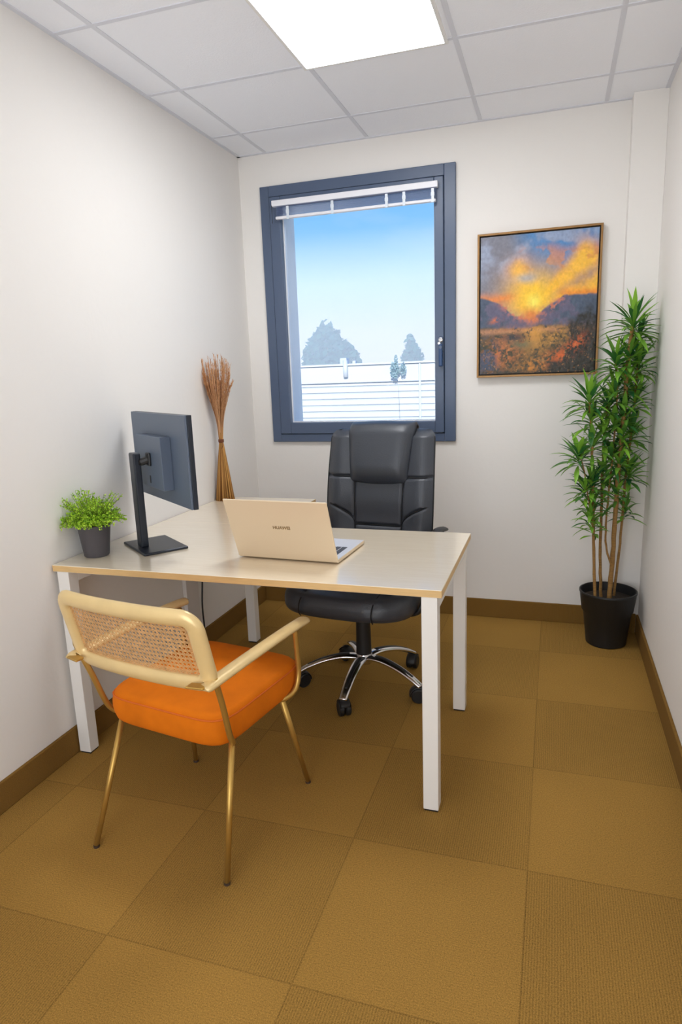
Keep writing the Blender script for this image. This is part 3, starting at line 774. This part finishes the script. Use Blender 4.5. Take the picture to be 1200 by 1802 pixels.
def fbm(fx, fy, seed, oct=4, dx=0, dy=0):
    rs = np.random.RandomState(seed); out = np.zeros_like(U); amp = 1; tot = 0
    for o_ in range(oct):
        gx_, gy_ = int(fx*2**o_)+3, int(fy*2**o_)+3; g = rs.rand(gx_, gy_)
        x = np.clip((U+dx)*fx*2**o_, 0, gx_-1.001); y = np.clip((Vv+dy)*fy*2**o_, 0, gy_-1.001)
        xi, yi = x.astype(int), y.astype(int); xi = np.minimum(xi, gx_-2); yi = np.minimum(yi, gy_-2); fx_, fy_ = x-xi, y-yi
        fx_ = fx_*fx_*(3-2*fx_); fy_ = fy_*fy_*(3-2*fy_)
        out += amp*(g[xi, yi]*(1-fx_)*(1-fy_)+g[xi+1, yi]*fx_*(1-fy_)+g[xi, yi+1]*(1-fx_)*fy_+g[xi+1, yi+1]*fx_*fy_)
        tot += amp; amp *= .55
    return out/tot
S = lambda x, a, b: np.clip((x-a)/(b-a), 0, 1)**2*(3-2*np.clip((x-a)/(b-a), 0, 1))
C = lambda r, g, b: np.array(srgb(r, g, b))[None, None, :]
def over(img, col, m): return img*(1-m[..., None])+col*m[..., None]
wx_ = U+(fbm(5, 5, 1)-.5)*.10; wz_ = Vv+(fbm(5, 5, 2)-.5)*.10
img = np.zeros((NX, NZ, 3))+C(112, 122, 140)
img = over(img, C(58, 130, 190), S(wx_+wz_*.6, .72, 1.15)*S(wz_, .6, .85))
img = over(img, C(120, 122, 136), S(.45-wx_, 0, .25)*S(wz_, .55, .75))
img = over(img, C(152, 164, 190), S(fbm(4, 5, 3), .50, .64)*S(wz_, .6, .8)*.8)
# sweeping clouds radiating from the sun
sx_, sz_ = .47, .50
ang = np.arctan2(Vv-sz_, U-sx_); rad = np.hypot(U-sx_, (Vv-sz_)*1.1)
band = lambda a0, w: np.exp(-((ang-a0)/w)**2)
cl1 = band(.62, .20)*S(rad, .04, .2)*S(.75-rad, 0, .2)+band(2.05, .30)*S(rad, .05, .2)*S(.46-rad, 0, .16)*.9+band(.18, .16)*S(rad, .1, .3)+band(1.45, .18)*S(.22-rad, 0, .1)
cl1 = np.clip(cl1*(.55+1.0*fbm(9, 9, 4)), 0, 1)*S(wz_, .44, .52)
img = over(img, C(226, 150, 66), cl1)
img = over(img, C(250, 196, 62), np.clip(cl1*1.2-.35, 0, 1))
img = over(img, C(214, 132, 70), S(fbm(6, 10, 6), .52, .62)*S(wz_, .70, .78)*S(.93-wz_, 0, .1)*S(wx_, .3, .45)*.65)
# glow
img = over(img, C(244, 168, 40), np.exp(-(rad/.26)**2)*S(wz_, .40, .5)*.95)
img = over(img, C(255, 206, 40), np.exp(-(np.hypot((U-sx_)*.8, Vv-sz_-.05)/.16)**2)*.95)
img = over(img, C(238, 134, 34), np.exp(-((wz_-.555)/.035)**2)*S(abs(U-.5), .12, .3)*.8)
img = over(img, C(150, 166, 186), np.exp(-((U-.40)/.09)**2-((Vv-.69)/.035)**2)*.75)
img = over(img, C(255, 236, 96), np.exp(-(np.hypot(U-sx_, Vv-sz_-.01)/.055)**2))
# hills
hillL = .555-.16*S(wx_, .02, .42)+(fbm(9, 3, 8)-.5)*.05
hillR = .405+.145*S(wx_, .42, .74)+(fbm(9, 3, 9)-.5)*.04
n1 = fbm(40, 44, 10)
hl = S(hillL-Vv, -.008, .010)*S(.46-wx_, -.03, .05); hr = S(hillR-Vv, -.008, .010)*S(wx_, .40, .46)
hc = C(70, 84, 106)*(.75+.6*n1[..., None])
img = over(img, hc, np.clip(hl+hr, 0, 1))
edge = np.clip(np.exp(-((Vv-hillL)/.030)**2)*S(.5-wx_, 0, .1)*S(wx_, .1, .2)+np.exp(-((Vv-hillR+.02)/.035)**2)*S(wx_, .40, .5)*S(.78-wx_, 0, .1), 0, 1)
img = over(img, C(206, 120, 92), edge*S(n1, .40, .58)*.95)
img = over(img, C(226, 126, 50), np.exp(-(np.hypot(U-.45, (Vv-.425)*1.4)/.075)**2)*.9)
img = over(img, C(112, 96, 124), S(fbm(12, 12, 11), .5, .62)*np.clip(hl+hr, 0, 1)*.5)
# foreground meadow and water
fg = S(.345-wz_, -.008, .02)
n2, n3, n4 = fbm(70, 80, 12, 3)*.6+fbm(18, 20, 22, 2)*.4, fbm(50, 60, 13, 3)*.5+fbm(14, 16, 23, 2)*.5, fbm(60, 70, 14)
base = C(70, 66, 44)*(.55+.8*n2[..., None])
img = over(img, base, fg)
img = over(img, C(196, 138, 96), np.exp(-((Vv-.315)/.022)**2)*S(n3, .3, .55)*.9)
img = over(img, C(214, 152, 62), fg*np.exp(-(np.hypot((U-.48), (Vv-.27)*.9)/.10)**2)*S(n3, .35, .5)*.95)
for cx, cz, rx, rz, col in ((.20, .16, .17, .12, (198, 112, 52)), (.48, .05, .15, .09, (200, 130, 44)), (.72, .12, .15, .06, (214, 98, 34)), (.86, .20, .08, .07, (220, 104, 36)), (.66, .26, .16, .06, (190, 136, 58)), (.14, .40, .05, .02, (206, 110, 64)), (.27, .27, .10, .05, (170, 110, 66))):
    img = over(img, C(*col), np.exp(-((U-cx)/rx)**2-((Vv-cz-(U-cx)*.25)/rz)**2)*S(n2, .34, .66)*1.0)
img = over(img, C(58, 78, 108), np.exp(-((U-.06)/.10)**2-((Vv-.10)/.16)**2)*S(n3, .38, .55)*.85)
img = over(img, C(38, 44, 56), np.exp(-((U-.30)/.10)**2-((Vv-.265)/.028)**2)*.9)
img = over(img, C(84, 104, 78), np.exp(-((U-.37)/.10)**2-((Vv-.215)/.03)**2)*S(n3, .4, .5)*.7)
dk = S(wx_-.80+(.30-Vv)*.35, .0, .06)*S(.45-wz_, 0, .05)+np.exp(-((U-.945)/.045)**2-((Vv-.36)/.10)**2)+np.exp(-((U-.80)/.032)**2-((Vv-.32)/.055)**2)+S(.085-wz_, 0, .05)*S(wx_, .55, .7)+np.exp(-((U-.5)/.6)**2-((Vv-.0)/.018)**2)*.7
img = over(img, C(34, 32, 26), np.clip(dk*1.3, 0, 1)*(.7+.3*S(n4, .3, .6)))
img = over(img, C(216, 96, 34), np.exp(-((U-.84)/.07)**2-((Vv-.20-(U-.84)*.5)/.045)**2)*S(n2, .46, .56)*.95)
img = over(img, C(226, 160, 90), S(n4, .66, .76)*.35*fg)
img *= (.86+.28*fbm(60, 60, 15, 2))[..., None]
disp = fbm(50, 50, 16, 2)
verts = [(-hw+.016+(2*hw-.032)*U[i, j], -.0262-.0022*float(disp[i, j]), -hh+.016+(2*hh-.032)*Vv[i, j]) for i in range(NX) for j in range(NZ)]
faces = [(i*NZ+j, (i+1)*NZ+j, (i+1)*NZ+j+1, i*NZ+j+1) for i in range(NX-1) for j in range(NZ-1)]
me = bpy.data.meshes.new('canvas'); me.from_pydata(verts, [], faces)
ca = me.color_attributes.new('paint', 'FLOAT_COLOR', 'POINT')
ca.data.foreach_set('color', np.concatenate([np.clip(img, 0, 1), np.ones((NX, NZ, 1))], 2).reshape(-1).astype('f'))
m, nt_, b_ = newmat('oil_paint'); at = nt_.nodes.new('ShaderNodeAttribute'); at.attribute_name = 'paint'
nt_.links.new(at.outputs['Color'], b_.inputs['Base Color']); b_.inputs['Roughness'].default_value = .45
cv = link('canvas', me, m, pa, True)
fin('stretcher', BX((-hw+.016, -.0255, -hh+.016), (hw-.016, -.0125, hh-.016)), bpy.data.materials['frame_black'], pa)

# ------------------------------------------------------------------ tall potted plant
tp = thing('potted_dracaena', 'tall leafy plant with cane stems in a black pot in the right corner', 'plant', (1.958, -.232, 0))
tO = Vector((1.958, -.232, 0))
fin('pot', lathe(bmesh.new(), [(0, 0), (.088, 0), (.094, .005), (.112, .165), (.120, .175), (.131, .262), (.134, .266), (.133, .274), (.127, .274), (.118, .22), (0, .22)], k=56), M_pot2, tp, True, angle=35)
fin('soil', lathe(bmesh.new(), [(.118, .232), (.0, .240)], k=32), M_soil, tp)
M_cane = mat('plant_cane', srgb(150, 112, 58), .7, bump=.6, bscale=60, var=.25, vscale=40, stretch=(1, 1, 4))
M_leafA = leafmat('dracaena_leaf', srgb(30, 100, 56), srgb(150, 204, 70), rough=.38)
rnd = random.Random(11)
def clampw(p):    # keep leaves off the two walls and the pilaster (plant-local point)
    q = p+tO
    q.x = min(q.x, W-.006); q.y = min(q.y, -.006 if q.x < 1.965 else -.081)
    return q-tO
def leafblade(bm, p, d, ln, wd, droop):
    side = d.cross(Vector((0, 0, 1))); side = side.normalized() if side.length > .05 else Vector((1, 0, 0))
    n = 6; L0, C0, R0 = [], [], []
    cur = p.copy(); dr = d.normalized()
    for i in range(n+1):
        t = i/n; w_ = wd*(math.sin(min(t*1.25+.12, 1)*PI*.5) if t < .45 else (1-((t-.45)/.55)**1.7))*.5
        upn = side.cross(dr).normalized()
        a, c, b = cur-side*w_+upn*w_*.35, cur, cur+side*w_+upn*w_*.35
        L0.append(bm.verts.new(clampw(a))); C0.append(bm.verts.new(clampw(c))); R0.append(bm.verts.new(clampw(b)))
        dr = (dr+Vector((0, 0, -droop/n))).normalized(); cur = cur+dr*ln/n
    for i in range(n):
        bm.faces.new((L0[i], C0[i], C0[i+1], L0[i+1])); bm.faces.new((C0[i], R0[i], R0[i+1], C0[i+1]))
def rosette(bm, c, n, ln, tilt=Vector((0, 0, 1)), spread=1.0):
    for i in range(n):
        th = i*2.399+rnd.uniform(-.3, .3); k = i/n      # inner leaves upright, outer ones hang
        el = lin(1.30, -.25, k**.9)*spread+rnd.uniform(-.15, .15)
        d = Vector((math.cos(th)*math.cos(el), math.sin(th)*math.cos(el), math.sin(el)))+tilt*.15
        leafblade(bm, c-Vector((0, 0, .055*k)), d, ln*rnd.uniform(.75, 1.1), rnd.uniform(.017, .027), rnd.uniform(.4, 1.1))
stems = [   # pixel polyline of each cane, depth plane, radius, rosettes (x, y, leaves, length)
    ([(1071, 1064), (1077, 990), (1083, 900), (1091, 800), (1099, 715), (1103, 650), (1113, 575)], -.262, .0115, [(1115, 568, 30, .150), (1108, 625, 16, .13), (1104, 670, 18, .13), (1098, 730, 18, .12), (1094, 770, 18, .12), (1090, 815, 20, .12), (1086, 868, 14, .10)]),
    ([(1047, 1062), (1045, 980), (1044, 900), (1042, 820), (1041, 760), (1037, 705)], -.300, .0075, [(1037, 702, 26, .135), (1040, 735, 16, .12), (1043, 780, 16, .12), (1042, 850, 18, .12), (1043, 885, 12, .10), (1043, 925, 9, .09)]),
    ([(1057, 1064), (1056, 980), (1058, 910), (1060, 830), (1064, 760), (1070, 700)], -.235, .0075, [(1072, 712, 24, .12), (1064, 765, 18, .12), (1061, 830, 14, .10)]),
    ([(1079, 1064), (1087, 990), (1094, 920), (1102, 830), (1113, 740), (1122, 650), (1124, 625)], -.205, .0065, [(1124, 640, 28, .13), (1124, 590, 14, .11), (1118, 700, 22, .12), (1112, 760, 22, .12), (1106, 830, 22, .12), (1100, 895, 14, .10)]),
    ([(1076, 995), (1066, 960), (1068, 900), (1078, 800), (1086, 700), (1084, 640)], -.268, .0050, [(1084, 635, 28, .125), (1082, 690, 18, .12), (1080, 745, 18, .11), (1076, 800, 16, .11), (1070, 850, 12, .10)]),
    ([(1044, 930), (1034, 870), (1028, 830), (1020, 800)], -.320, .0035, [(1018, 800, 24, .125), (1030, 860, 18, .11), (1040, 910, 12, .10)]),
]
for pix, Y, rad_, ros in stems:
    pts = [on_y(x, y, Y)-tO for x, y in pix]
    if pix[0][1] > 1050: pts[0] = Vector((pts[0].x, pts[0].y, .215))
    P = catmull(pts, 6)
    P = [p+Vector((rnd.gauss(0, .0008), rnd.gauss(0, .0008), 0)) for p in P]
    st = fin('cane_stem', tube(bmesh.new(), P, [rad_*lin(1, .7, q/len(P))*(1+.06*math.sin(q*2.1)) for q in range(len(P))], 12), M_cane, tp, True)
    bm = bmesh.new()
    for x, y, n_, ln in ros: rosette(bm, on_y(x, y, Y)-tO, int(n_*1.55), ln*1.08)
    fin('foliage', bm, M_leafA, st, True)

# ------------------------------------------------------------------ outside
M_out = mat('render_white', srgb(196, 203, 210), .8, bump=.1, bscale=20)
struct('ground', BX((-60, 1.2, -3.6), (40, 90, -3.5)), mat('yard', srgb(170, 172, 165), .9, var=.1, vscale=1))
bd = thing('building', 'white flat-roofed building with horizontal cladding seen through the window', 'building', (-1.9, 9, -3.5))
bO = Vector((1.9, -9, 3.5))
def bpart(name, bm, m, **k):
    for v in bm.verts: v.co += bO
    return fin(name, bm, m, bd, **k)
bpart('wall', BX((-7, 9.05, -3.5), (3.5, 16, 1.40)), M_out)
bm = bmesh.new()
z = -3.3
while z < 1.13:
    vs = [(9.05, z), (9.012, z+.02), (9.022, z+.105), (9.05, z+.122)]
    a = [bm.verts.new((-7, y, zz)) for y, zz in vs]; b = [bm.verts.new((3.5, y, zz)) for y, zz in vs]
    for q in range(3): bm.faces.new((a[q], a[q+1], b[q+1], b[q]))
    z += .122
bpart('cladding', bm, M_out)
bpart('parapet', BX((-7.05, 8.95, 1.17), (3.55, 9.2, 1.50), bev=.01), M_out)
bpart('coping', BX((-7.1, 8.90, 1.50), (3.6, 9.26, 1.535)), M_out)
bpart('downpipe', tube(bmesh.new(), [(-.75, 8.94, -3.4), (-.75, 8.94, 1.49)], .022, 10), mat('pipe_grey', srgb(196, 204, 212), .5))
bpart('roof_vent', BX((-2.50, 9.5, 1.38), (-2.36, 9.7, 1.66), bev=.01), M_out)
bpart('roof_vent', BX((-2.24, 9.5, 1.38), (-2.17, 9.6, 1.60), bev=.01), M_out)
M_tree = leafmat('far_leaf', srgb(30, 92, 84), srgb(60, 128, 112), rough=.8)
M_pale = leafmat('pale_leaf', srgb(140, 170, 178), srgb(176, 200, 204), rough=.8)
M_trunk = mat('far_trunk', srgb(90, 74, 56), .9, bump=.5, bscale=20)
def tree(x, y, ztop, blobs, label, n=900, trunk=.12, leaf=.16, base=-3.5, group=None, m=None):
    t = thing('tree', label, 'tree', (x, y, base))
    rr = random.Random(int(abs(x*7)+y))
    fin('trunk', tube(bmesh.new(), [(0, 0, 0), (.05, 0, (ztop-base)*.5), (0, 0, (ztop-base)*.9)], [trunk, trunk*.7, trunk*.2], 8), M_trunk, t, True)
    bm = bmesh.new()
    for bx, bz, rx, rz in blobs:
        for i in range(int(n*rx*rz)):
            d = Vector((rr.gauss(0, 1), rr.gauss(0, 1), rr.gauss(0, 1))).normalized()*rr.uniform(.35, 1.25)**.5
            p = Vector((bx+d.x*rx, d.y*rx, bz-base+d.z*rz))
            a = Vector((rr.gauss(0, 1), rr.gauss(0, 1), rr.gauss(0, 1))).normalized(); b = a.orthogonal().normalized()
            s = leaf*rr.uniform(.6, 1.3)
            bm.faces.new([bm.verts.new(p+q) for q in (a*s, b*s*.6, -a*s, -b*s*.6)])
    fin('crown', bm, m or M_tree, t)
    return t
tree(-9.75, 30, 4.0, [(-.05, 3.15, .55, .55), (.35, 3.0, .45, .5), (-.5, 2.75, .5, .55), (-.75, 2.3, .5, .5), (.25, 2.4, .95, .7), (-.6, 2.1, .65, .5), (0, 1.2, 1.3, 1.2), (1.15, 2.3, .42, .5), (1.35, 2.0, .45, .4), (1.2, 1.4, .6, .8), (-.15, 3.75, .10, .35), (.18, 3.6, .08, .3), (-.35, 3.45, .09, .25), (.6, 3.3, .1, .25), (1.05, 2.8, .1, .25)], 'broad bluish green tree behind the white building, left in the window', n=420, leaf=.24)
tree(-5.25, 30, 3.0, [(-.05, 2.75, .2, .33), (.1, 2.6, .15, .2), (0, 2.3, .36, .4), (.25, 2.15, .28, .25), (-.2, 2.0, .3, .3), (0, 1.4, .5, .8), (.3, 1.95, .25, .3)], 'narrow bluish green tree behind the white building, right in the window', n=700, leaf=.17)
tree(-3.72, 30, 2.1, [(0, 1.75, .14, .35), (0, 1.0, .3, .8)], 'tiny dark treetop by the right edge of the window pane', n=1500, leaf=.08)
tree(-1.13, 8.78, 1.60, [(-.06, 1.38, .085, .15), (.10, 1.40, .05, .12), (-.04, 1.55, .03, .12)], 'slim young bluish tree in front of the white wall, to the right', n=26000, leaf=.020, trunk=.006, m=M_pale)
bpart('vent_pipe', tube(bmesh.new(), [(-2.20, 8.90, 1.28), (-2.20, 8.90, 1.60)], .045, 16), bpy.data.materials['pipe_grey'], smooth=True)
hz = fin('haze', BX((-40, 16.2, -3.4), (30, 27.8, 5.5)), None); hz['kind'] = 'stuff'; hz['label'] = 'pale summer haze in the air around the distant trees'; hz['category'] = 'haze'
m = bpy.data.materials.new('haze_air'); m.use_nodes = True; n = m.node_tree.nodes; n.remove(n['Principled BSDF'])
vs_ = n.new('ShaderNodeVolumeScatter'); vs_.inputs['Density'].default_value = .060; vs_.inputs['Color'].default_value = (.82, .94, 1, 1); vs_.inputs['Anisotropy'].default_value = -.25
m.node_tree.links.new(vs_.outputs[0], n['Material Output'].inputs['Volume']); hz.data.materials.append(m)
